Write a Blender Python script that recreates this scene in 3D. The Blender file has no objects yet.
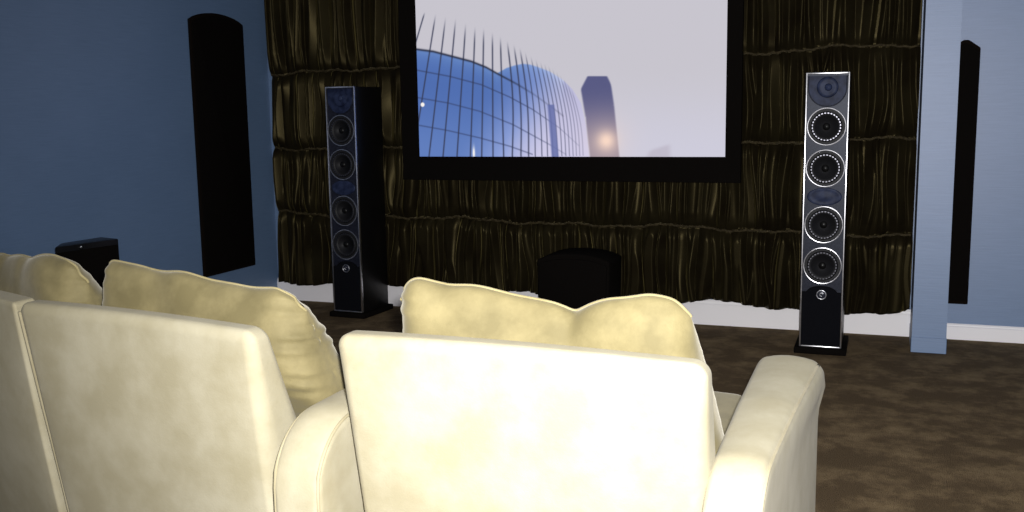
import bpy, bmesh, math, random
import numpy as np
from mathutils import Vector, Matrix
random.seed(7)
rng = np.random.default_rng(11)
scene = bpy.context.scene
COL = scene.collection

# ------------------------------------------------------------------ helpers
def link(name, me, mat=None, parent=None, smooth=True):
    o = bpy.data.objects.new(name, me)
    COL.objects.link(o)
    if mat: me.materials.append(mat)
    if parent: o.parent = parent
    if smooth:
        for p in me.polygons: p.use_smooth = True
    return o

def obj(name, bm, mat, parent=None, smooth=False):
    bmesh.ops.recalc_face_normals(bm, faces=bm.faces)
    me = bpy.data.meshes.new(name)
    bm.to_mesh(me); bm.free()
    return link(name, me, mat, parent, smooth)

def obj_pd(name, verts, faces, mat, parent=None, smooth=True):
    me = bpy.data.meshes.new(name)
    me.from_pydata([tuple(map(float, v)) for v in verts], [], faces)
    me.update()
    return link(name, me, mat, parent, smooth)

def sharp(o, deg=35):
    """smooth shading with creases above an angle"""
    me = o.data
    for p in me.polygons: p.use_smooth = True
    me.set_sharp_from_angle(angle=math.radians(deg))
    return o

def tag(o, label, cat, group=None):
    o['label'] = label; o['category'] = cat
    if group: o['group'] = group
    return o

def thing(name, label, cat, loc=(0, 0, 0), rz=0.0, group=None):
    o = bpy.data.objects.new(name, None)
    o.empty_display_size = 0.1
    COL.objects.link(o)
    o.location = loc; o.rotation_euler = (0, 0, rz)
    return tag(o, label, cat, group)

def struct(name, bm, mat):
    o = obj(name, bm, mat)
    o['kind'] = 'structure'
    return o

def add_box(bm, x0, x1, y0, y1, z0, z1, bev=0.0, seg=2):
    r = bmesh.ops.create_cube(bm, size=1.0)
    vs = r['verts']
    for v in vs:
        v.co = Vector((x0 + (v.co.x + .5) * (x1 - x0), y0 + (v.co.y + .5) * (y1 - y0), z0 + (v.co.z + .5) * (z1 - z0)))
    if bev > 0:
        es = list({e for v in vs for e in v.link_edges})
        bmesh.ops.bevel(bm, geom=es, offset=bev, segments=seg, profile=0.5, affect='EDGES', clamp_overlap=True)

def box(name, dims, mat, parent=None, bev=0.0, seg=2):
    bm = bmesh.new(); add_box(bm, *dims, bev=bev, seg=seg)
    o = obj(name, bm, mat, parent)
    return sharp(o) if bev else o

def add_prism_xz(bm, pts, y0, y1):
    """outline (x,z) extruded along y"""
    f = [bm.verts.new((x, y0, z)) for x, z in pts]
    b = [bm.verts.new((x, y1, z)) for x, z in pts]
    bm.faces.new(f); bm.faces.new(b[::-1])
    n = len(pts)
    for i in range(n):
        bm.faces.new((f[(i + 1) % n], f[i], b[i], b[(i + 1) % n]))

def add_prism_xy(bm, pts, z0, z1):
    f = [bm.verts.new((x, y, z0)) for x, y in pts]
    b = [bm.verts.new((x, y, z1)) for x, y in pts]
    bm.faces.new(f[::-1]); bm.faces.new(b)
    n = len(pts)
    for i in range(n):
        bm.faces.new((f[i], f[(i + 1) % n], b[(i + 1) % n], b[i]))

def bevel_all(bm, w, seg=2, deg=30):
    bmesh.ops.recalc_face_normals(bm, faces=bm.faces)
    es = [e for e in bm.edges if len(e.link_faces) == 2 and e.calc_face_angle(0) > math.radians(deg)]
    bmesh.ops.bevel(bm, geom=es, offset=w, segments=seg, profile=0.5, affect='EDGES', clamp_overlap=True)

def stations(h, r, k, m):
    """positions -h..h, dense within r of both ends (angle spaced), m interior steps"""
    a = [-h + r - r * math.tan(math.radians(45) * i / k) for i in range(k, 0, -1)]
    b = list(np.linspace(-(h - r), h - r, m + 1))
    c = [-v for v in a[::-1]]
    return a + b + c

def rbox(sx, sy, sz, r, k=5, m=(8, 4, 8), deform=None):
    """soft rounded block centred on 0; deform(x,y,z)->(x,y,z); returns verts, faces"""
    h = (sx / 2, sy / 2, sz / 2)
    st = [stations(h[i], r, k, m[i]) for i in range(3)]
    idx, verts, faces = {}, [], []
    def vid(i, j, l):
        key = (i, j, l)
        if key not in idx:
            p = [st[0][i], st[1][j], st[2][l]]
            inn = [max(-(h[a] - r), min(h[a] - r, p[a])) for a in range(3)]
            d = [p[a] - inn[a] for a in range(3)]
            L = math.sqrt(sum(x * x for x in d)) or 1.0
            q = [inn[a] + d[a] / L * r for a in range(3)]
            if deform: q = deform(*q)
            idx[key] = len(verts); verts.append(q)
        return idx[key]
    n = [len(s) - 1 for s in st]
    for i in range(n[0]):
        for j in range(n[1]):
            faces.append((vid(i, j, 0), vid(i, j + 1, 0), vid(i + 1, j + 1, 0), vid(i + 1, j, 0)))
            faces.append((vid(i, j, n[2]), vid(i + 1, j, n[2]), vid(i + 1, j + 1, n[2]), vid(i, j + 1, n[2])))
    for i in range(n[0]):
        for l in range(n[2]):
            faces.append((vid(i, 0, l), vid(i + 1, 0, l), vid(i + 1, 0, l + 1), vid(i, 0, l + 1)))
            faces.append((vid(i, n[1], l), vid(i, n[1], l + 1), vid(i + 1, n[1], l + 1), vid(i + 1, n[1], l)))
    for j in range(n[1]):
        for l in range(n[2]):
            faces.append((vid(0, j, l), vid(0, j, l + 1), vid(0, j + 1, l + 1), vid(0, j + 1, l)))
            faces.append((vid(n[0], j, l), vid(n[0], j + 1, l), vid(n[0], j + 1, l + 1), vid(n[0], j, l + 1)))
    return verts, faces

def tube(pts, r, seg=8, close=False):
    """tube of radius r along pts -> verts, faces (capped)"""
    P = [Vector(p) for p in pts]; n = len(P)
    V, Fc = [], []
    prev = None
    for i in range(n):
        a = P[i - 1] if (i > 0 or close) else P[i]
        b = P[(i + 1) % n] if (i < n - 1 or close) else P[i]
        t = (b - a).normalized()
        if prev is None:
            u = t.orthogonal().normalized()
        else:
            u = (prev - t * prev.dot(t)).normalized()
        prev = u; w = t.cross(u)
        for s in range(seg):
            an = 2 * math.pi * s / seg
            V.append(P[i] + u * math.cos(an) * r + w * math.sin(an) * r)
    for i in range(n if close else n - 1):
        for s in range(seg):
            a, b = i * seg + s, i * seg + (s + 1) % seg
            c, d = ((i + 1) % n) * seg + (s + 1) % seg, ((i + 1) % n) * seg + s
            Fc.append((a, b, c, d))
    if not close:
        Fc.append(tuple(range(seg))[::-1]); Fc.append(tuple((n - 1) * seg + s for s in range(seg)))
    return V, Fc

def lathe_y(profile, seg=40, sx=1.0, sz=1.0):
    """profile [(radius, y)], turned about the y axis (front faces -y)"""
    V, Fc = [], []
    for r, y in profile:
        for s in range(seg):
            a = 2 * math.pi * s / seg
            V.append((r * math.cos(a) * sx, y, r * math.sin(a) * sz))
    for i in range(len(profile) - 1):
        for s in range(seg):
            Fc.append((i * seg + s, i * seg + (s + 1) % seg, (i + 1) * seg + (s + 1) % seg, (i + 1) * seg + s))
    if profile[0][0] > 0: Fc.append(tuple(range(seg)))
    Fc.append(tuple((len(profile) - 1) * seg + s for s in range(seg))[::-1])
    return V, Fc

def shift(VF, x=0, y=0, z=0):
    return [(v[0] + x, v[1] + y, v[2] + z) for v in VF[0]], VF[1]

def fix_normals(o):
    bm = bmesh.new(); bm.from_mesh(o.data)
    bmesh.ops.remove_doubles(bm, verts=bm.verts, dist=1e-6)
    bmesh.ops.recalc_face_normals(bm, faces=bm.faces)
    bm.to_mesh(o.data); bm.free()
    return o

# ------------------------------------------------------------------ materials
def new_mat(name):
    m = bpy.data.materials.new(name); m.use_nodes = True
    nt = m.node_tree
    return m, nt, nt.nodes['Principled BSDF']

def simple(name, col, rough=0.5, metal=0.0, spec=0.5):
    m, nt, b = new_mat(name)
    b.inputs['Base Color'].default_value = (*col, 1)
    b.inputs['Roughness'].default_value = rough
    b.inputs['Metallic'].default_value = metal
    b.inputs['Specular IOR Level'].default_value = spec
    # fine procedural unevenness of the finish
    tc = nt.nodes.new('ShaderNodeTexCoord'); n = nt.nodes.new('ShaderNodeTexNoise')
    n.inputs['Scale'].default_value = 60
    nt.links.new(tc.outputs['Object'], n.inputs['Vector'])
    mr = nt.nodes.new('ShaderNodeMapRange')
    mr.inputs['To Min'].default_value = max(0.02, rough - .06); mr.inputs['To Max'].default_value = min(1, rough + .06)
    nt.links.new(n.outputs['Fac'], mr.inputs['Value']); nt.links.new(mr.outputs['Result'], b.inputs['Roughness'])
    return m

def mix_rgb(nt, fac, c1, c2):
    mx = nt.nodes.new('ShaderNodeMix'); mx.data_type = 'RGBA'
    mx.inputs[6].default_value = (*c1, 1); mx.inputs[7].default_value = (*c2, 1)
    nt.links.new(fac, mx.inputs[0])
    return mx.outputs[2]

def noise(nt, scale, detail=4, rough=0.55, stretch=None, coord='Object'):
    tc = nt.nodes.new('ShaderNodeTexCoord'); n = nt.nodes.new('ShaderNodeTexNoise')
    n.inputs['Scale'].default_value = scale; n.inputs['Detail'].default_value = detail; n.inputs['Roughness'].default_value = rough
    if stretch:
        mp = nt.nodes.new('ShaderNodeMapping'); mp.inputs['Scale'].default_value = stretch
        nt.links.new(tc.outputs[coord], mp.inputs['Vector']); nt.links.new(mp.outputs['Vector'], n.inputs['Vector'])
    else:
        nt.links.new(tc.outputs[coord], n.inputs['Vector'])
    return n.outputs['Fac']

def remap(nt, fac, a, b, lo=0.0, hi=1.0):
    mr = nt.nodes.new('ShaderNodeMapRange')
    mr.inputs['From Min'].default_value = a; mr.inputs['From Max'].default_value = b
    mr.inputs['To Min'].default_value = lo; mr.inputs['To Max'].default_value = hi
    nt.links.new(fac, mr.inputs['Value'])
    return mr.outputs['Result']

def bump(nt, b, fac, strength, dist):
    bp = nt.nodes.new('ShaderNodeBump'); bp.inputs['Strength'].default_value = strength; bp.inputs['Distance'].default_value = dist
    nt.links.new(fac, bp.inputs['Height']); nt.links.new(bp.outputs['Normal'], b.inputs['Normal'])

def velvet(name, c1, c2, sheen, tint, srough=0.35, spec=0.35, rough=0.6, scale=9.0, bscale=220, bstr=0.12, ior=1.5):
    m, nt, b = new_mat(name)
    f = remap(nt, noise(nt, scale, 5, 0.6), 0.38, 0.66)
    nt.links.new(mix_rgb(nt, f, c1, c2), b.inputs['Base Color'])
    b.inputs['Roughness'].default_value = rough
    b.inputs['Specular IOR Level'].default_value = spec
    b.inputs['IOR'].default_value = ior
    b.inputs['Sheen Weight'].default_value = sheen
    b.inputs['Sheen Roughness'].default_value = srough
    b.inputs['Sheen Tint'].default_value = (*tint, 1)
    bump(nt, b, noise(nt, bscale, 2), bstr, 0.004)
    return m

M = {}
M['sofa'] = velvet('cream_gold_velvet', (.315, .278, .172), (.40, .365, .255), .04, (1, .95, .85), .45, spec=.5, rough=.92, ior=1.9, scale=6)
M['cushion'] = velvet('olive_gold_velvet', (.118, .094, .029), (.210, .172, .070), .22, (1, .95, .82), .40, spec=.5, rough=.85, ior=1.8, scale=7)
M['piping'] = velvet('velvet_piping', (.31, .27, .165), (.37, .33, .22), .10, (1, .95, .85), .45, spec=.4, rough=.92, ior=1.6)
M['cushion_welt'] = velvet('olive_velvet_welt', (.24, .20, .09), (.30, .255, .13), .15, (1, .95, .85), .45, spec=.4, rough=.92, ior=1.6)
M['curtain'] = velvet('olive_brown_velvet', (.007, .0052, .0028), (.013, .0105, .005), .25, (.62, .50, .17), .30, spec=.13, rough=.36, scale=4, bscale=150, bstr=.10)
M['curtain'].node_tree.nodes['Principled BSDF'].inputs['Specular Tint'].default_value = (.95, .77, .36, 1)
M['cord'] = velvet('gathered_cord', (.02, .015, .007), (.055, .042, .020), .4, (.5, .42, .26), .3, spec=.1, scale=60)
M['black'] = simple('black_lacquer', (.004, .0038, .004), .35, spec=.2)
M['matte'] = simple('matte_black_cloth', (.0040, .0032, .0028), .9, spec=.04)
M['panel'] = simple('dark_umber_panel', (.006, .004, .003), .9, spec=.05)
M['silver'] = simple('silver_trim', (.9, .9, .95), .30, metal=1.0)
M['ring'] = simple('silver_driver_ring', (.72, .72, .76), .30, metal=1.0)
M['stud'] = simple('dull_steel_stud', (.12, .12, .14), .32, metal=1.0)
M['cone'] = simple('driver_cone', (.005, .005, .007), .45, spec=.2)
M['rubber'] = simple('rubber_surround', (.010, .010, .012), .6, spec=.3)
M['grille'] = simple('speaker_grille', (.004, .0042, .006), .85, spec=.05)
M['white'] = simple('white_paint', (.88, .86, .89), .55, spec=1.0)
M['foot'] = simple('dark_wood_foot', (.03, .018, .010), .5)
M['ceiling'] = simple('ceiling_paint', (.55, .55, .56), .9)
M['lampmetal'] = simple('lamp_metal', (.6, .6, .6), .4, metal=1.0)

def baffle_mat():
    m, nt, b = new_mat('grey_blue_baffle')
    f = remap(nt, noise(nt, 140, 3), .35, .65)
    nt.links.new(mix_rgb(nt, f, (.004, .0045, .009), (.018, .020, .032)), b.inputs['Base Color'])
    b.inputs['Roughness'].default_value = .40
    b.inputs['Specular IOR Level'].default_value = .22
    b.inputs['Specular Tint'].default_value = (.8, .85, 1, 1)
    return m
M['baffle'] = baffle_mat()

def glasslens_mat():
    m, nt, b = new_mat('blue_tweeter_lens')
    f = remap(nt, noise(nt, 25, 3), .35, .65)
    nt.links.new(mix_rgb(nt, f, (.009, .013, .034), (.026, .036, .080)), b.inputs['Base Color'])
    b.inputs['Roughness'].default_value = .45
    b.inputs['Specular IOR Level'].default_value = .10
    return m
M['lens'] = glasslens_mat()

def wallpaper():
    m, nt, b = new_mat('blue_grasscloth')
    f1 = noise(nt, 1.0, 6, .7, (6, 6, 190))          # horizontal weave streaks
    f2 = noise(nt, 2.2, 3)
    mx = nt.nodes.new('ShaderNodeMath'); mx.operation = 'MULTIPLY_ADD'
    nt.links.new(f1, mx.inputs[0]); mx.inputs[1].default_value = .75
    mm = nt.nodes.new('ShaderNodeMath'); mm.operation = 'MULTIPLY'; nt.links.new(f2, mm.inputs[0]); mm.inputs[1].default_value = .25
    nt.links.new(mm.outputs[0], mx.inputs[2])
    nt.links.new(mix_rgb(nt, remap(nt, mx.outputs[0], .3, .7), (.098, .170, .295), (.136, .220, .372)), b.inputs['Base Color'])
    b.inputs['Roughness'].default_value = .50
    b.inputs['IOR'].default_value = 1.86
    b.inputs['Specular IOR Level'].default_value = .5
    b.inputs['Specular Tint'].default_value = (.92, .90, 1, 1)
    bump(nt, b, f1, .25, .002)
    return m
M['wall'] = wallpaper()

def carpet():
    m, nt, b = new_mat('brown_carpet')
    big = remap(nt, noise(nt, 5.0, 6, .7), .44, .72)
    fine = noise(nt, 260, 2)
    col = mix_rgb(nt, big, (.120, .083, .046), (.30, .215, .118))
    mx = nt.nodes.new('ShaderNodeMix'); mx.data_type = 'RGBA'; mx.blend_type = 'MULTIPLY'
    mx.inputs[0].default_value = 1
    nt.links.new(col, mx.inputs[6])
    nt.links.new(mix_rgb(nt, remap(nt, fine, .3, .7), (.55, .55, .55), (1.25, 1.25, 1.25)), mx.inputs[7])
    nt.links.new(mx.outputs[2], b.inputs['Base Color'])
    b.inputs['Roughness'].default_value = .95; b.inputs['Specular IOR Level'].default_value = .1
    bump(nt, b, fine, .8, .01)
    return m
M['carpet'] = carpet()

# ------------------------------------------------------------------ room shell
XL, XR, YB, YF, ZC = -4.165, 2.1, -1.6, 6.19, 2.6
def slab(name, mat, *d):
    bm = bmesh.new(); add_box(bm, *d)
    return struct(name, bm, mat)
slab('floor', M['carpet'], XL - .1, XR + .1, YB - .1, YF + .1, -.1, 0)
slab('ceiling', M['ceiling'], XL - .1, XR + .1, YB - .1, YF + .1, ZC, ZC + .1)
slab('wall_front', M['wall'], XL - .1, XR + .1, YF, YF + .1, 0, ZC)
slab('wall_left', M['wall'], XL - .1, XL, YB, YF, 0, ZC)
slab('wall_right', M['wall'], XR, XR + .1, YB, YF, 0, ZC)
slab('wall_back', M['wall'], XL - .1, XR + .1, YB - .1, YB, 0, ZC)
slab('wall_fin', M['wall'], .173, .348, 5.786, YF, 0, ZC)

def baseboard(name, axis, a0, a1, at, inward, h=.077, t=.014):
    """moulded skirting; profile swept along x or y"""
    prof = [(0, 0), (t, 0), (t, h * .80), (t * .72, h * .86), (t * .62, h * .93), (t * .3, h), (0, h)]
    bm = bmesh.new(); rows = []
    for a in (a0, a1):
        rows.append([bm.verts.new((a, at + inward * p, z) if axis == 'x' else (at + inward * p, a, z)) for p, z in prof])
    n = len(prof)
    for i in range(n): bm.faces.new((rows[0][i], rows[0][(i + 1) % n], rows[1][(i + 1) % n], rows[1][i]))
    bm.faces.new(rows[0]); bm.faces.new(rows[1][::-1])
    return struct(name, bm, M['white'])
baseboard('baseboard_front', 'x', XL, .173, YF, -1, .16, .018)
baseboard('baseboard_right_front', 'x', .348, XR, YF, -1, .092, .018)
baseboard('baseboard_right', 'y', YB, YF - .02, XR, -1, .077, .016)
bm = bmesh.new(); add_box(bm, .170, .351, 5.780, YF - .02, 0, .085, bev=.003)
struct('trim_1', bm, M['wall'])

# ------------------------------------------------------------------ wall panels
def arched_panel(name, label, w, h, rise, flat, t, loc, rz, shoulder=0.0):
    r = thing(name, label, 'wall panel', loc, rz, 'dark arched wall panels')
    pts = [(-w / 2, 0), (w / 2, 0), (w / 2, h - rise)]
    n = 12
    if flat:
        pts += [(w * .13, h - .004), (w * .06, h), (-w * .06, h), (-w * .13, h - .004)]
    else:
        for i in range(1, n):
            x = w / 2 - w * i / n
            pts.append((x, h - rise + rise * (1 - (2 * x / w) ** 2) ** .8))
    pts.append((-w / 2, h - rise))
    bm = bmesh.new(); add_prism_xz(bm, pts, -t, 0)
    bevel_all(bm, .006, 2, 40)
    sharp(obj('frame', bm, M['panel'], r))
    q = [(x * .94, .02 + z * (h - .04) / h) for x, z in pts]
    bm = bmesh.new(); add_prism_xz(bm, q, -t - .006, -t + .001)
    bevel_all(bm, .004, 2, 40)
    sharp(obj('fabric_face', bm, M['matte'], r))
    return r
# local front (-y) turned to face +x on the left wall
arched_panel('wall_panel', 'tall black arch-topped panel on the blue left wall', .568, 1.715, .055, False, .018, (XL, 5.61, .298), math.pi / 2)
arched_panel('wall_panel', 'narrow dark peaked panel on the blue wall right of the fin', .150, 1.486, .045, True, .045, (.398, YF, .214), 0)

# ------------------------------------------------------------------ curtain
def build_curtain():
    root = thing('pleated_curtain', 'dark olive velvet curtain with gathered horizontal cords behind the screen', 'curtain', (-1.98, 6.135, 0))
    X0, X1, Z0, Z1 = -4.10, .165, .145, 2.56
    nx, nz = 1150, 190
    xs = np.linspace(X0, X1, nx); zs = np.linspace(Z0, Z1, nz)
    Xg, Zg = np.meshgrid(xs, zs)
    def cz(k, x):   # height of cord k at x
        base = [.62, 1.125, 1.655][k]
        amp = [(.03, -.022, .012), (-.012, .03, .012), (-.02, .03, .01)][k]
        s = (x - X0) / (X1 - X0)
        return base + amp[0] * (1 - s) ** 2 + amp[1] * s ** 3 + .008 * np.sin(9 * x + 2 * k) + .005 * np.sin(23 * x + k) + amp[2] * .6 * np.sin(4 * x + 1.3 * k)
    cords = [cz(k, Xg) for k in range(3)]
    sec = sum((Zg > c).astype(int) for c in cords)
    D = np.zeros_like(Xg)
    for s in range(4):
        lo = [np.full_like(Xg, Z0), *cords][s]; hi = [*cords, np.full_like(Xg, Z1)][s]
        t = np.clip((Zg - lo) / (hi - lo), 0, 1)
        d = np.zeros_like(Xg)
        x = X0 + .01
        while x < X1:
            wl = random.uniform(.016, .058) * (1.0, .95, 1.1, 1.1)[s]
            wr = random.uniform(.016, .058) * (1.0, .95, 1.1, 1.1)[s]
            a = min(.05, (wl + wr) * random.uniform(.40, .80) * (1, 1, 1.25, 1.4)[s])
            sl = random.gauss(0, .022)
            cur = random.gauss(0, .012)
            c = x + sl * (t - .5) + cur * np.sin(math.pi * t) + .004 * np.sin(7 * t + x * 9)
            gw = 1 + .30 * np.sin(math.pi * t) * random.uniform(-.4, 1.0)
            u = (Xg - c) / gw
            u = np.where(u < 0, -u / wl, u / wr)
            pw_ = random.choice((1.08, 1.15, 1.3, 1.6, 2.1, 2.8) if s < 2 else (1.02, 1.04, 1.06, 1.1, 1.15, 1.4))
            fade = 1.0
            if random.random() < .45:
                e = random.uniform(.2, .8)
                fade = .35 + .65 / (1 + np.exp((t - e) * random.choice((-9, 9))))
            d = np.maximum(d, a * (1 - np.clip(u, 0, 1) ** pw_) * fade)
            x += (wl + wr) * random.uniform(.45, .85)
        low = 1.0 if s else 1.25
        near = np.minimum(t, 1 - t) if 0 < s < 3 else (1 - t if s == 0 else t)
        pinch = .35 + .65 * np.clip(near / .16, 0, 1) ** .7
        d = d * pinch * low
        D = np.where(sec == s, d, D)
    # pull-in at the cords
    for c in cords:
        D -= .012 * np.exp(-((Zg - c) / .03) ** 2)
    D = np.clip(D, -.012, .05)
    hem = .012 * np.sin(Xg * 5.1) + .010 * np.sin(Xg * 13.7 + 1) + .02 * np.exp(-((Xg + 1.03) / .1) ** 2) - .02 * np.exp(-((Xg - .02) / .06) ** 2) + .03 * np.exp(-((Xg - .16) / .02) ** 2)
    Zg = Zg + hem * np.clip(1 - (Zg - Z0) / .3, 0, 1)
    V = np.stack([Xg + 1.98, -D, Zg], -1).reshape(-1, 3)
    F = [(j * nx + i, j * nx + i + 1, (j + 1) * nx + i + 1, (j + 1) * nx + i) for j in range(nz - 1) for i in range(nx - 1)]
    o = obj_pd('velvet_drape', V, F, M['curtain'], root)
    md = o.modifiers.new('thickness', 'SOLIDIFY'); md.thickness = .003; md.offset = 1
    xl = np.linspace(X0 + .01, X1 - .01, 420)
    for k in range(3):
        zz = cz(k, xl)
        iy = np.clip(np.round((zz - Z0) / (Z1 - Z0) * (nz - 1)).astype(int), 0, nz - 1)
        ix = np.clip(np.round((xl - X0) / (X1 - X0) * (nx - 1)).astype(int), 0, nx - 1)
        dd = D[iy, ix]
        dd = np.convolve(np.pad(dd, 4, mode='edge'), np.ones(9) / 9, 'valid')
        pts = [(x + 1.98, -d - .012 - .002 * math.sin(x * 70), z + .0025 * math.sin(x * 95)) for x, d, z in zip(xl, dd, zz)]
        V, F = tube(pts, .0065, 7)
        fix_normals(obj_pd('gathering_cord', V, F, M['cord'], root))
    bm = bmesh.new(); add_box(bm, X0 + 1.98, X1 + 1.98, -.02, .05, 2.545, 2.585, bev=.004)
    obj('curtain_rail', bm, M['black'], root)
build_curtain()

# ------------------------------------------------------------------ screen
SX0, SX1, SZ0, SZ1, SY = -2.892, -.888, 1.060, 2.187, 6.0
def screen_picture(u, v):
    """sRGB picture on the screen at u right, v up"""
    def poly(x, pts):
        p = np.array(pts); return np.interp(x, p[:, 0], p[:, 1])
    sm = lambda a, b, x: np.clip((x - a) / (b - a), 0, 1) ** 2 * (3 - 2 * np.clip((x - a) / (b - a), 0, 1))
    C = np.zeros(u.shape + (3,))
    C[...] = np.array([198, 195, 204.])
    C += ((1 - sm(0, .5, v))[..., None]) * np.array([6, 7, 13.])
    def mixc(mask, col):
        nonlocal C
        C = C * (1 - mask[..., None]) + np.asarray(col, float) * mask[..., None]
    ridge = [(-.01, .6215), (.0592, .6027), (.1175, .5748), (.1925, .5388), (.2436, .5027), (.2773, .4696), (.3441, .4076), (.3992, .3504), (.4646, .2696), (.54, .17), (.6, .05)]
    lobe = [(.2772, .4659), (.3114, .4955), (.34, .509), (.3673, .5163), (.39, .511), (.4113, .4994), (.4549, .47), (.498, .4228), (.53, .3673), (.5565, .2942), (.5722, .1671), (.5825, .0)]
    e = .005
    top = poly(u, ridge); lob = poly(u, lobe)
    in_lobe = (u > .2772) & (u < .5825)
    dome_top = np.where(in_lobe, lob, top)
    dome = sm(-e, e, dome_top - v) * (u < .5825)
    # glass colours: deep blue at left, pale towards the lit right rim and the foot
    left = np.array([74, 106, 174.]); mid = np.array([116, 138, 198.]); pale = np.array([186, 184, 216.])
    k = sm(.27, .60, u + .16 * (1 - v / .5) * (u > .1))[..., None]
    base = np.where(k < .5, left + (mid - left) * k * 2, mid + (pale - mid) * (k * 2 - 1))
    base = base + (1 - sm(0, .45, v))[..., None] * np.array([20, 18, 14.])
    rim = np.exp(-np.clip(dome_top - v, 0, 1) / .05)[..., None]
    base = base + rim * np.array([28, 30, 22.]) * (u < .5)[..., None]
    C = C * (1 - dome[..., None]) + base * dome[..., None]
    # mullions (run on above the dome as pale fins)
    tops = [(.0334, .829), (.0722, .8201), (.107, .8042), (.1417, .7921), (.1759, .7617), (.2077, .7409), (.2371, .7294), (.2663, .7053), (.293, .6796), (.3152, .6544), (.3372, .631), (.3571, .6116), (.3746, .5887), (.3931, .564), (.4095, .5449), (.4247, .5295), (.4378, .5197), (.4508, .5082), (.4637, .4912), (.4766, .4743), (.4884, .4557), (.5002, .4335), (.5119, .4095), (.5236, .3784)]
    bots = [(-.0149, .5978), (-.0017, .1958), (.0349, .0118), (.0853, .0118), (.1351, .0119), (.1821, .0119), (.2217, .012), (.2609, .012), (.2975, .012), (.3271, .0121), (.3564, .0121), (.3822, .0121), (.4045, .0121), (.4268, .0122), (.4455, .0122), (.4632, .0122), (.4785, .0122), (.4927, .0122), (.5058, .0122), (.5178, .0122), (.5297, .0123), (.5405, .0123), (.5513, .0123), (.5621, .0123)]
    for n, ((x1, y1), (x0, y0)) in enumerate(zip(tops, bots)):
        s = (v - y0) / (y1 - y0)
        bow = .010 * np.sin(np.pi * np.clip(s, 0, 1)) * (n > 8)
        xc = x0 + (x1 - x0) * s + bow
        w = .0040 if n < 12 else .0030
        m = np.exp(-((u - xc) / (w * .62)) ** 2) * (s < 1) * (.92 if n < 10 else .92 - .045 * (n - 9))
        m = m * sm(0, .16, 1 - s) * np.where(s < -.02, 0, 1)
        mixc(np.clip(m * 1.1, 0, 1) * .9, (46, 50, 74))
    hs = [([(-.01, .503), (.0037, .4981), (.1158, .4587), (.2253, .407), (.3211, .3347), (.3986, .2623), (.4858, .1594), (.5504, .0581)], .55),
          ([(-.01, .345), (.0069, .3397), (.1076, .3079), (.2177, .2577), (.3309, .1804), (.4525, .0677), (.5069, .0122)], .5),
          ([(-.01, .185), (.0064, .1803), (.1052, .15), (.2159, .1068), (.3184, .059), (.3967, .0121)], .5)]
    for pts, a in hs:
        m = np.exp(-((v - poly(u, pts)) / .0042) ** 2) * (u < pts[-1][0]) * a
        mixc(m * (1 - sm(.35, .56, u) * .7), (40, 48, 80))
    m = np.exp(-((v - top) / .0062) ** 2) * (1 - sm(.26, .42, u) * .75) * (u < .5) * .9
    mixc(m, (30, 34, 54))
    def inside(pts, soft=.004):
        P = pts; out = np.ones(u.shape)
        ar = sum(P[i][0] * P[(i + 1) % len(P)][1] - P[(i + 1) % len(P)][0] * P[i][1] for i in range(len(P)))
        for i in range(len(P)):
            (ax, ay), (bx, by) = P[i], P[(i + 1) % len(P)]
            L = math.hypot(bx - ax, by - ay)
            dist = ((bx - ax) * (v - ay) - (by - ay) * (u - ax)) / L * (1 if ar > 0 else -1)
            out = out * sm(-soft, soft, dist)
        return out
    mixc(inside([(.4472, .2884), (.4691, .2878), (.4829, -.01), (.4599, -.01)]) * .85, (98, 108, 165))
    # tower block (lighter at the foot where a low sun shows)
    tw = np.maximum(inside([(.5707, .2166), (.5561, .3698), (.5776, .4384), (.6394, .4355), (.6517, .3932), (.6614, .2777)]),
                    inside([(.5852, -.01), (.5707, .218), (.5705, .2777), (.6614, .279), (.6786, -.01)]))
    k = sm(.0, .4, v)[..., None]
    tc = np.array([152, 138, 152.]) * (1 - k) + np.array([84, 86, 128.]) * k
    C = C * (1 - tw[..., None]) + tc * tw[..., None]
    r2 = ((u - .6366) / .5625) ** 2 * 1.0 + 0
    d = np.sqrt((u - .6366) ** 2 + ((v - .088) * .5625) ** 2)
    g = np.exp(-(d / .030) ** 2) * .75 + np.exp(-(d / .075) ** 2) * .28
    mixc(np.clip(g, 0, 1), (246, 214, 196))
    mixc(inside([(.7616, -.01), (.7735, .0345), (.8332, .0657), (.8359, -.01)], .012) * .4, (170, 160, 175))
    d = np.sqrt((u - .0158) ** 2 + ((v - .3012) * .5625) ** 2)
    mixc(sm(.009, .005, d), (250, 244, 236))
    m = np.exp(-((u - .1941) / .004) ** 2) * np.exp(-((v - .02) / .035) ** 2)
    mixc(np.clip(m * 1.2, 0, 1), (248, 244, 240))
    return np.clip(C, 0, 255)

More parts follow.
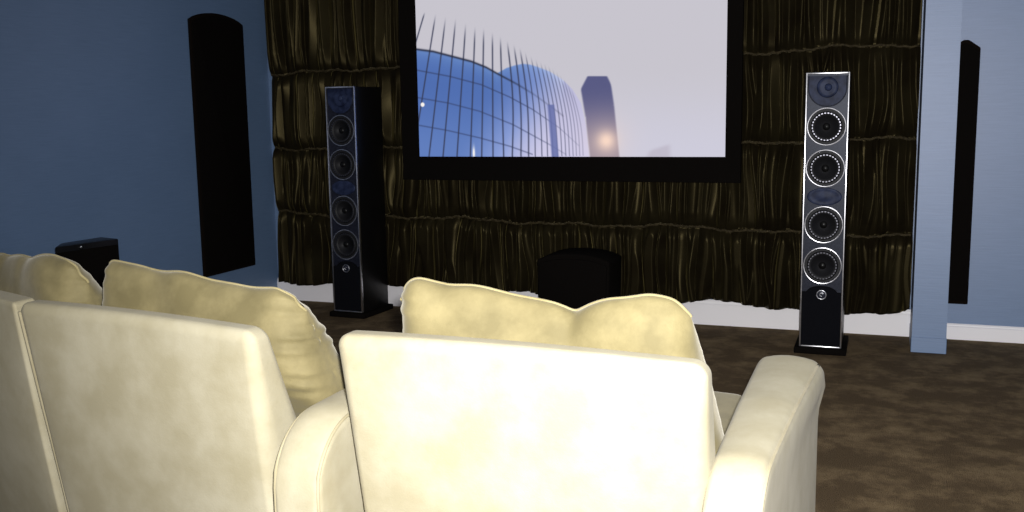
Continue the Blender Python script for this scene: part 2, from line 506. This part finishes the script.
def build_screen():
    r = thing('projection_screen', 'wide projection screen in a black velvet frame showing a glass dome', 'screen', (-1.89, SY, SZ0))
    b, bb = .115, .152
    bm = bmesh.new()
    x0, x1, z0, z1 = SX0 + 1.89, SX1 + 1.89, 0, SZ1 - SZ0
    o_ = [(x0 - b, z0 - bb), (x1 + .092, z0 - bb), (x1 + .092, z1 + b), (x0 - b, z1 + b)]
    i_ = [(x0, z0), (x1, z0), (x1, z1), (x0, z1)]
    def q(pts, y): return [bm.verts.new((x, y, z)) for x, z in pts]
    fo, fi = q(o_, -.02), q(i_, -.008)
    bo = q(o_, .022); bi = q(i_, .022)
    for i in range(4):
        j = (i + 1) % 4
        bm.faces.new((fo[i], fo[j], fi[j], fi[i])); bm.faces.new((fo[j], fo[i], bo[i], bo[j]))
        bm.faces.new((fi[i], fi[j], bi[j], bi[i])); bm.faces.new((bo[j], bo[i], bi[i], bi[j]))
    obj('frame', bm, M['matte'], r)
    nx, nz = 640, 360
    U, Vv = np.meshgrid(np.linspace(0, 1, nx), np.linspace(0, 1, nz))
    # supersample in v/u by averaging shifted evaluations
    acc = 0
    for du in (-.25, .25):
        for dv in (-.25, .25):
            acc = acc + screen_picture(U + du / nx, Vv + dv / nz)
    C = acc / 4 / 255.0
    lin = np.where(C <= .04045, C / 12.92, ((C + .055) / 1.055) ** 2.4)
    P = np.stack([x0 + U * (x1 - x0), np.zeros_like(U), z0 + Vv * (z1 - z0)], -1).reshape(-1, 3)
    F = [(j * nx + i, j * nx + i + 1, (j + 1) * nx + i + 1, (j + 1) * nx + i) for j in range(nz - 1) for i in range(nx - 1)]
    m, nt, bs = new_mat('lit_projection')
    at = nt.nodes.new('ShaderNodeAttribute'); at.attribute_name = 'picture'
    bs.inputs['Base Color'].default_value = (.02, .02, .02, 1); bs.inputs['Roughness'].default_value = 1
    bs.inputs['Specular IOR Level'].default_value = 0
    nt.links.new(at.outputs['Color'], bs.inputs['Emission Color']); bs.inputs['Emission Strength'].default_value = 1.0
    o = obj_pd('screen_image', P, F, m, r, smooth=False)
    a = o.data.color_attributes.new('picture', 'FLOAT_COLOR', 'POINT')
    a.data.foreach_set('color', np.concatenate([lin.reshape(-1, 3), np.ones((nx * nz, 1))], 1).astype(np.float32).ravel())
    box('backing', (x0 - .02, x1 + .02, .004, .02, z0 - .02, z1 + .02), M['black'], r)
    # hanger straps up to the ceiling (above the photograph)
    for x in (-.7, .7):
        box('hanging_strap', (x - .02, x + .02, .006, .012, z1 + b - .01, ZC - SZ0), M['black'], r)
build_screen()

# ------------------------------------------------------------------ tower speakers
def build_tower(label, loc, rz, H=1.525):
    r = thing('tower_speaker', label, 'speaker', loc, rz, 'tower speakers either side of the screen')
    W, D, zb = .222, .335, .035
    # cabinet, front plane at local y = 0
    bm = bmesh.new(); add_box(bm, -W / 2, W / 2, .006, D, zb, H, bev=.006)
    sharp(obj('cabinet', bm, M['black'], r))
    bm = bmesh.new(); add_box(bm, -.138, .138, -.026, D + .02, 0, zb, bev=.006)
    sharp(obj('plinth', bm, M['matte'], r))
    # upper baffle with an arched foot; lower grille
    w = W / 2 - .008
    za, arch = .346, .034
    arc = [(w * math.cos(math.pi * i / 20), 0) for i in range(21)]
    lowarc = []
    for i in range(21):
        x = w - 2 * w * i / 20
        lowarc.append((x, za + arch * max(0, 1 - (x / (w * .75)) ** 2) ** .5 if abs(x) < w * .75 else za))
    bm = bmesh.new(); add_prism_xz(bm, [(-w, H - .008), (w, H - .008)] + lowarc, -.002, .010)
    obj('baffle', bm, M['baffle'], r)
    bm = bmesh.new(); add_prism_xz(bm, [(-w, zb + .012), (w, zb + .012)] + [(x, z - .004) for x, z in lowarc], -.006, .010)
    sharp(obj('lower_grille', bm, M['grille'], r))
    # silver edge trim round the front
    bm = bmesh.new(); t = .0075
    add_box(bm, -W / 2, -W / 2 + t, -.008, .012, zb + .002, H + .001, bev=.002)
    add_box(bm, W / 2 - t, W / 2, -.008, .012, zb + .002, H + .001, bev=.002)
    add_box(bm, -W / 2 + t, W / 2 - t, -.008, .012, H - t, H + .001, bev=.002)
    add_box(bm, -W / 2 + t, W / 2 - t, -.008, .012, zb + .002, zb + .002 + t, bev=.002)
    sharp(obj('edge_trim', bm, M['silver'], r))
    # woofers
    for k, z in enumerate((1.241, 1.019, .715, .491)):
        R = .1005
        o = obj_pd('driver', *shift(lathe_y([(R * .80, -.004), (R * .74, -.011), (R * .66, -.011), (R * .58, -.003), (R * .50, .004)], 48), 0, 0, z), M['rubber'], r)
        fix_normals(o)
        sharp(fix_normals(obj_pd('trim_ring', *shift(ringprof(R * .945, R * 1.0, -.010), 0, 0, z), M['ring'], o)), 20)
        sharp(fix_normals(obj_pd('basket', *shift(ringprof(R * .80, R * .93, -.006), 0, 0, z), M['rubber'], o)), 20)
        c = obj_pd('cone', *shift(lathe_y([(R * .54, -.003), (R * .40, .0035), (R * .24, .005), (.001, .0052)], 40), 0, 0, z), M['cone'], o)
        fix_normals(c)
        d = obj_pd('dust_cap', *shift(lathe_y([(R * .23, .004), (R * .20, -.004), (R * .12, -.009), (.001, -.011)], 28), 0, 0, z), M['black'], o)
        fix_normals(d)
        # ring of small bright perforations
        bm = bmesh.new()
        for q in range(28):
            a = 2 * math.pi * (q + .5) / 28
            mt = Matrix.Translation((R * .715 * math.cos(a), -.0125, z + R * .715 * math.sin(a))) @ Matrix.Rotation(-a, 4, 'Y') @ Matrix.Diagonal((.0030, .0014, .0048, 1)) @ Matrix.Rotation(math.pi / 2, 4, 'X')
            bmesh.ops.create_cone(bm, cap_ends=True, segments=10, radius1=1, radius2=1, depth=2, matrix=mt)
        obj('stud_ring', bm, M['stud'], o)
    # top tweeter behind a U shaped lens
    zt = 1.444; R = .097
    ul = [(-R, 1.508), (R, 1.508)] + [(R * math.cos(a), zt + R * math.sin(a)) for a in np.linspace(0, -math.pi, 25)]
    bm = bmesh.new(); add_prism_xz(bm, ul, -.006, .004)
    tw = obj('tweeter', bm, M['lens'], r)
    rim = [(-R, -.008, 1.508)] + [(R * math.cos(a), -.008, zt + R * math.sin(a)) for a in np.linspace(-math.pi, 0, 33)] + [(R, -.008, 1.508)]
    fix_normals(obj_pd('lens_rim', *tube(rim, .0030, 6), M['baffle'], tw))
    fix_normals(obj_pd('horn', *shift(lathe_y([(.055, -.0065), (.052, -.009), (.034, -.0075), (.020, -.007)], 32), 0, 0, zt + .004), M['lens'], tw))
    fix_normals(obj_pd('dome', *shift(lathe_y([(.020, -.006), (.016, -.012), (.009, -.016), (.001, -.0175)], 24), .004, 0, zt + .004), M['lens'], tw))
    # oval midrange
    ov = obj_pd('oval_driver', *shift(lathe_y([(.090, -.001), (.090, -.006), (.084, -.0085), (.070, -.005), (.040, -.0085), (.001, -.010)], 48, 1, .53), 0, 0, .867), M['lens'], r)
    fix_normals(ov)
    # round badge
    bd = obj_pd('badge', *shift(lathe_y([(.027, -.004), (.027, -.011), (.022, -.013), (.001, -.013)], 32), 0, 0, .332), M['baffle'], r)
    fix_normals(bd)
    fix_normals(obj_pd('badge_rim', *shift(ringprof(.0215, .027, -.0145), 0, 0, .332), M['ring'], bd))
    # small curved relief mark in the badge
    sw = [((.011 - .004 * q / 16) * math.cos(.5 + q * .28), -.0145, .332 + (.011 - .004 * q / 16) * math.sin(.5 + q * .28)) for q in range(17)]
    fix_normals(obj_pd('emblem', *tube(sw, .0024, 6), M['ring'], bd))
    return r

def ringprof(r0, r1, y, seg=48, t=.006):
    """raised round ring between radii, front at y"""
    prof = [(r0, y + t), (r0 + .0008, y), ((r0 + r1) / 2, y - .0004), (r1 - .0008, y), (r1, y + t)]
    V, Fc = [], []
    n = len(prof)
    for r, yy in prof:
        for s in range(seg):
            a = 2 * math.pi * s / seg; V.append((r * math.cos(a), yy, r * math.sin(a)))
    for i in range(n):
        for s in range(seg):
            Fc.append((i * seg + s, i * seg + (s + 1) % seg, ((i + 1) % n) * seg + (s + 1) % seg, ((i + 1) % n) * seg + s))
    return V, Fc

build_tower('tall black tower speaker with bright silver driver rings, beside the blue fin', (-.298, 5.60, 0), 0)
build_tower('tall dim black tower speaker near the left wall, its side in view', (-3.325, 5.742, 0), math.radians(-3), 1.522)

# ------------------------------------------------------------------ subwoofers
def build_sub():
    r = thing('subwoofer', 'low wide black subwoofer with a crowned top under the screen', 'subwoofer', (-1.734, 5.80, 0))
    w = .228
    top = [(w - 2 * w * i / 24, 0) for i in range(25)]
    pts = [(-w + .01, .04), (w - .01, .04)]
    for x, _ in top:
        s = abs(x) / w
        pts.append((x, .452 + .042 * (1 - s ** 2.6)))
    bm = bmesh.new(); add_prism_xz(bm, pts, -.14, .16); bevel_all(bm, .010, 3, 35)
    sharp(obj('cabinet', bm, M['matte'], r))
    bm = bmesh.new(); add_prism_xz(bm, [(x * .93, .065 + (z - .04) * .88) for x, z in pts], -.150, -.135); bevel_all(bm, .006, 2, 35)
    sharp(obj('front_grille', bm, M['matte'], r))
    for x in (-.17, .17):
        for y in (-.12, .12):
            bm = bmesh.new(); bmesh.ops.create_cone(bm, cap_ends=True, segments=20, radius1=.022, radius2=.026, depth=.042, matrix=Matrix.Translation((x, y, .021)))
            sharp(obj('foot', bm, M['black'], r))
build_sub()

def build_corner_box():
    P = [(-3.815, 3.765), (-3.745, 4.125), (-3.895, 4.165), (-3.91, 3.90)]
    cx, cy = -3.83, 3.97
    r = thing('speaker_cabinet', 'squat black speaker cabinet behind the middle seat by the left wall', 'speaker', (cx, cy, 0))
    pts = [(x - cx, y - cy) for x, y in P]
    bm = bmesh.new(); add_prism_xy(bm, pts, .03, .72); bevel_all(bm, .006, 2, 30)
    sharp(obj('cabinet', bm, M['black'], r))
    bm = bmesh.new(); add_prism_xy(bm, [(x * .93, y * .93) for x, y in pts], 0, .031)
    obj('plinth', bm, M['matte'], r)
    # dark cloth front towards the seats with a tiny indicator
    a = Vector((pts[0][0], pts[0][1], 0)); b = Vector((pts[1][0], pts[1][1], 0))
    d = (b - a).normalized(); n = Vector((d.y, -d.x, 0))
    bm = bmesh.new()
    vs = []
    for off in (.006, -.004):
        for s, z in ((.03, .06), (.97, .06), (.97, .69), (.03, .69)):
            p = a + (b - a) * s + n * off; vs.append(bm.verts.new((p.x, p.y, z)))
    for f in ((0, 1, 2, 3), (7, 6, 5, 4), (0, 4, 5, 1), (1, 5, 6, 2), (2, 6, 7, 3), (3, 7, 4, 0)):
        bm.faces.new([vs[i] for i in f])
    obj('grille', bm, M['matte'], r)
    p = a + (b - a) * .38 + n * .008
    bm = bmesh.new(); bmesh.ops.create_uvsphere(bm, u_segments=12, v_segments=8, radius=.006, matrix=Matrix.Translation((p.x, p.y, .705)))
    obj('indicator_lamp', bm, M['ring'], r, smooth=True)
build_corner_box()

# ------------------------------------------------------------------ seats
def lerp(a, b, t): return a + (b - a) * t
def pw(x, pts):
    if x <= pts[0][0]: return pts[0][1]
    for (a, b), (c, d) in zip(pts, pts[1:]):
        if x <= c: return b + (d - b) * (x - a) / (c - a)
    return pts[-1][1]
REAR = [(.10, .130), (.30, .095), (.60, .045), (.88, 0.0)]     # rear face y by height
FRONT = [(.10, .32), (.35, .31), (.50, .260), (.67, .175), (.88, .075)]

def seat_back(parent, w, top_l, top_r, piped, skew=0.0, rad=.032):
    h0 = .10
    def f(x, y, z):
        zt = lerp(top_l, top_r, x / w + .5)
        zz = h0 + (z + .4) / .8 * (zt - h0)
        t = (y + .05) / .10
        yy = lerp(pw(zz, REAR), pw(zz, FRONT), t)
        q = (1 - (2 * x / w) ** 4) * math.sin(math.pi * min(1, max(0, (zz - h0) / (zt - h0))))
        if t < .5: yy -= .012 * q
        xx = x * (1 - .02 * (1 - (zz - h0) / (zt - h0)))
        return xx, yy - skew * xx, zz + .006 * (1 - (2 * x / w) ** 2) * (zz / zt)
    V, F = rbox(w, .10, .8, rad, 6, (22, 3, 26), f)
    o = obj_pd('backrest', V, F, M['sofa'], parent)
    for s in piped:
        pts = []
        for i in range(40):
            z = lerp(-.38, .375, i / 39)
            p = f(s * (w / 2 - .007), -.05 + .006, z)
            pts.append((p[0], p[1], p[2]))
        V, F = tube(pts, .0045, 6)
        fix_normals(obj_pd('piping', V, F, M['piping'], o))
    return o

def seat_base(parent, x0, x1, yf):
    box('base', (x0 + .01, x1 - .01, .20, yf - .08, .055, .30), M['sofa'], parent, bev=.02, seg=4)
    w = x1 - x0
    def f(x, y, z):
        return x + (x0 + x1) / 2, y, z + .012 * (1 - (2 * x / w) ** 2)
    V, F = rbox(w - .012, yf - .27, .20, .08, 6, (12, 14, 3), f)
    V = [(v[0], v[1] + (yf + .27) / 2, v[2] + .40) for v in V]
    obj_pd('seat_cushion', V, F, M['cushion'], parent)
    for x in (x0 + .08, x1 - .08):
        for y in (.26, yf - .15):
            bm = bmesh.new(); bmesh.ops.create_cone(bm, cap_ends=True, segments=16, radius1=.02, radius2=.028, depth=.058, matrix=Matrix.Translation((x, y, .029)))
            sharp(obj('foot', bm, M['foot'], parent))

def arm(parent, xl_r, xl_f, xr_r, xr_f, y0, y1, ztop, Rr, pipes=(-1, 1), bulge=.02, zrear=None):
    """upholstered arm: rounded shoulder at the rear, soft roll at the front"""
    L = y1 - y0
    zrear = zrear or ztop
    def top(yy):
        d = yy - y0; t = d / L
        z = lerp(zrear, ztop, min(1, t / .5))
        if d < Rr: z -= Rr - math.sqrt(max(0, Rr * Rr - (Rr - d) ** 2)) if d > 0 else Rr
        e = y1 - yy
        Rf = .09
        if e < Rf: z -= (Rf - math.sqrt(max(0, Rf * Rf - (Rf - e) ** 2))) * .75
        return z
    def f(x, y, z):
        t = (y + L / 2) / L; yy = y0 + t * L
        a = lerp(xl_r, xl_f, t); b = lerp(xr_r, xr_f, t)
        s = x / .16 + .5
        zt = top(yy)
        q = (z + .3) / .6
        zz = .06 + q * (zt - .06)
        crown = .016 * (1 - (2 * s - 1) ** 2) * max(0, (q - .8) / .2)
        roll = math.exp(-((zz - (zt - .045)) / .05) ** 2) * min(1, max(0, (t - .25) / .6))
        xx = lerp(a, b, s) + (bulge * roll if s > .5 else -bulge * .3 * roll) * abs(2 * s - 1)
        return xx, yy, zz + crown
    V, F = rbox(.16, L, .6, .022, 4, (6, 60, 18), f)
    o = obj_pd('armrest', V, F, M['sofa'], parent)
    for s in pipes:
        pts = []
        # along the top then down the rear
        for i in range(50, -1, -1):
            t = .012 + (i / 50) ** 1.5 * .91
            p = f(s * (.08 - .0065), -L / 2 + t * L, .3 - .0065)
            pts.append(p)
        p0 = pts[-1]
        for zq in np.linspace(.27, -.28, 14):
            pts.append(f(s * (.08 - .0065), -L / 2 + .0065, zq))
        V, F = tube(pts, .0042, 6)
        fix_normals(obj_pd('piping', V, F, M['piping'], o))
    return o

def back_cushion(label, group, loc, rz, x0, x1, tops, zbot, ycen, T, ends, seed, crease=(), skew=0.0, pleat=.009):
    """loose feather cushion: lofted along x, top edge follows tops [(x,z)], pleated ends"""
    rg = random.Random(seed)
    nu, nv = 130, 168
    V, F = [], []
    ph = [rg.uniform(0, 6.3) for _ in range(8)]
    tx = np.array([p[0] for p in tops]); tz = np.array([p[1] for p in tops])
    # smooth top curve
    xs_d = np.linspace(x0, x1, 200); zd = np.interp(xs_d, tx, tz)
    kk = np.hanning(15); kk /= kk.sum(); zd = np.convolve(np.pad(zd, 7, mode='edge'), kk, 'valid')
    for i in range(nu + 1):
        u = .5 - .5 * math.cos(math.pi * i / nu)
        s = 2 * u - 1
        e = max(0.0, 1 - abs(s) ** 7) ** (1 / 2.6)
        x = lerp(x0, x1, u)
        zt = float(np.interp(x, xs_d, zd))
        eh = .84 + .16 * max(0.0, 1 - abs(s) ** 12) ** .5
        zc = lerp(zbot, zt, .5); hh = (zt - zbot) / 2 * eh
        for j in range(nv):
            a = 2 * math.pi * j / nv
            ca, sa = math.cos(a), math.sin(a)
            p = 2 / 2.15
            yy = math.copysign(abs(ca) ** p, ca); zz = math.copysign(abs(sa) ** p, sa)
            zl = zc + hh * zz - (.0 if eh > .99 else 0)
            tt = T * e * (.62 + .38 * (1 - ((zl - zc) / hh * .98) ** 2) if hh > 0 else 1)
            y = yy * tt
            nzv = (zl - zbot) / (zt - zbot)
            xx = x
            # end faces lean outward to the foot
            if s > 0: xx += ends[1] * (1 - nzv) * s ** 2
            else: xx += ends[0] * (1 - nzv) * s ** 2
            # gathered pleats towards the ends
            g = max(0, (abs(s) - .70) / .30) ** 1.2
            if i not in (0, nu):
                rip = .55 * math.sin(zl * 150 + ph[0] + 2.0 * math.sin(x * 17)) + .45 * math.sin(zl * 215 + ph[1] + x * 14)
                k = (pleat if s > 0 else .005) * g * rip
                y += k * (1 if yy >= 0 else -1); xx += math.copysign(k * .35, s)
                # wrinkles over the top
                w = .0035 * math.sin(x * 31 + 9 * zl + ph[2]) * math.sin(x * 12 + ph[3]) + .004 * math.sin(x * 19 - 14 * y + ph[4])
                zl += w * max(0, zz)
                y += .005 * math.sin(x * 15 + zl * 22 + ph[5]) * e
            for cx, cw, cd in crease:
                q = math.exp(-((x - cx + (1 - nzv) * .25 * cw * 3) / cw) ** 2)
                zl -= cd * q * max(0, zz) ** 2
                y -= math.copysign(cd * .8 * q, y) * max(0, nzv - .4)
            V.append((xx, y + ycen(zl) - skew * xx, zl))
    for i in range(nu):
        for j in range(nv):
            F.append((i * nv + j, i * nv + (j + 1) % nv, (i + 1) * nv + (j + 1) % nv, (i + 1) * nv + j))
    F.append(tuple(range(nv))[::-1]); F.append(tuple(nu * nv + j for j in range(nv)))
    r = thing('back_cushion', label, 'cushion', loc, rz, group)
    c = obj_pd('cushion_cover', V, F, M['cushion'], r)
    fix_normals(c)
    for p in c.data.polygons: p.use_smooth = True
    # welt round the cushion's rim
    pts = []
    for i in range(4, nu - 3):
        pts.append(V[i * nv + nv // 4])
    Vt, Ft = tube(pts, .0035, 6)
    fix_normals(obj_pd('welt', Vt, Ft, M['cushion_welt'], c))
    return r

G_SEAT = 'cinema seats in the front row'
G_CUSH = 'loose back cushions on the seats'
YC = lambda z: .300 - .42 * (z - .67)

# -- near seat (single, right end of the row)
S1 = (-.69, 1.795, 0); K1 = .026
s = thing('cinema_seat', 'pale cream velvet seat nearest the camera with its own right arm', 'armchair', S1, 0, G_SEAT)
seat_back(s, .795, .885, .880, (), K1)
seat_base(s, -.385, .380, 1.20)
arm(s, .388, .388, .500, .545, -.020, .975, .675, .15, (1,), .017, .655)
back_cushion('cream velvet back cushion with a central dip on the nearest seat', G_CUSH, S1, 0,
             -.325, .330, [(-.33, .95), (-.30, .985), (-.27, .992), (-.10, .962), (.05, .946), (.09, .940), (.14, .954), (.25, .974), (.305, .970), (.33, .955)],
             .515, YC, .125, (-.005, .075), 3, ((.085, .022, .007), (-.2, .04, .003), (.2, .03, .003)), K1, .0018)

# -- middle seat with the arm between it and the near seat
K2 = .145
S2 = (-1.668, 1.833, 0)
s = thing('cinema_seat', 'gold velvet seat in the middle, left of the nearest seat', 'armchair', S2, 0, G_SEAT)
seat_back(s, .790, .886, .884, (-1,), K2)
seat_base(s, -.378, .383, 1.02)
arm(s, .430, .430, .548, .548, -.060, .90, .675, .16, (-1, 1), .006)
back_cushion('golden velvet back cushion with pleated right end on the middle seat', G_CUSH, S2, 0,
             -.240, .403, [(-.240, .94), (-.212, .985), (-.18, .985), (.03, .962), (.27, .946), (.34, .940), (.395, .912)],
             .515, YC, .125, (-.03, .07), 8, ((-.02, .05, .003), (.15, .05, .003)), K2)

# -- far left seat
K3 = .36
S3 = (-2.452, 2.030, 0)
s = thing('cinema_seat', 'shadowed gold velvet seat cut off by the left edge of the photo', 'armchair', S3, 0, G_SEAT)
seat_back(s, .765, .868, .885, (), K3, .014)
seat_base(s, -.378, .372, 1.02)
back_cushion('dim olive gold back cushion on the seat at the far left', G_CUSH, S3, 0,
             -.35, .468, [(-.35, .88), (-.30, .92), (0, .950), (.34, .980), (.415, .970), (.468, .935)],
             .515, YC, .125, (0, .015), 21, ((.2, .03, .004), (.05, .03, .004)), K3, .005)

# ------------------------------------------------------------------ lights
def spot(name, loc, target, energy, size, blend, radius, col):
    l = bpy.data.lights.new(name, 'SPOT'); l.energy = energy; l.spot_size = size; l.spot_blend = blend
    l.shadow_soft_size = radius; l.color = col
    o = bpy.data.objects.new(name, l); COL.objects.link(o); o.location = loc
    o.rotation_euler = (Vector(target) - Vector(loc)).to_track_quat('-Z', 'Y').to_euler()
    return o
H = 1.35
spot('flash_lamp', (.035, .02, H + .07), (-.65, 4.2, .70), 850, math.radians(112), 1.0, .025, (1, .985, .97))

def add_overhead_fill(x, y, e, size):  # added soft overhead fill that evens out the seat backs, no known fixture
    l = bpy.data.lights.new('added_fill_light', 'AREA'); l.energy = e; l.shape = 'SQUARE'; l.size = size
    l.color = (1, .97, .93)
    o = bpy.data.objects.new('added_fill_light', l); COL.objects.link(o); o.location = (x, y, ZC - .03)
add_overhead_fill(-1.5, -.9, 7, 1.2)

w = bpy.data.worlds.new('room_dark'); scene.world = w; w.use_nodes = True
w.node_tree.nodes['Background'].inputs['Color'].default_value = (.0, .0, .0, 1)
w.node_tree.nodes['Background'].inputs['Strength'].default_value = 0

# ------------------------------------------------------------------ camera
yaw, pitch, roll = math.radians(20.5513), math.radians(8.2904), math.radians(-.8961)
fw = Vector((-math.sin(yaw) * math.cos(pitch), math.cos(yaw) * math.cos(pitch), -math.sin(pitch)))
rt = Vector((math.cos(yaw), math.sin(yaw), 0)); up = rt.cross(fw)
r2 = rt * math.cos(roll) + up * math.sin(roll); u2 = -rt * math.sin(roll) + up * math.cos(roll)
cam = bpy.data.cameras.new('camera'); co = bpy.data.objects.new('camera', cam); COL.objects.link(co)
cam.sensor_fit = 'HORIZONTAL'; cam.sensor_width = 36.0; cam.lens = 36.0 * 996.0 / 1024.0
cam.clip_start = .05
m = Matrix((( r2.x, u2.x, -fw.x, 0), (r2.y, u2.y, -fw.y, 0), (r2.z, u2.z, -fw.z, H), (0, 0, 0, 1)))
co.matrix_world = m
scene.camera = co

vs = scene.view_settings
vs.view_transform = 'Standard'; vs.look = 'None'; vs.gamma = 1.0; vs.exposure = 0.0; vs.use_curve_mapping = False
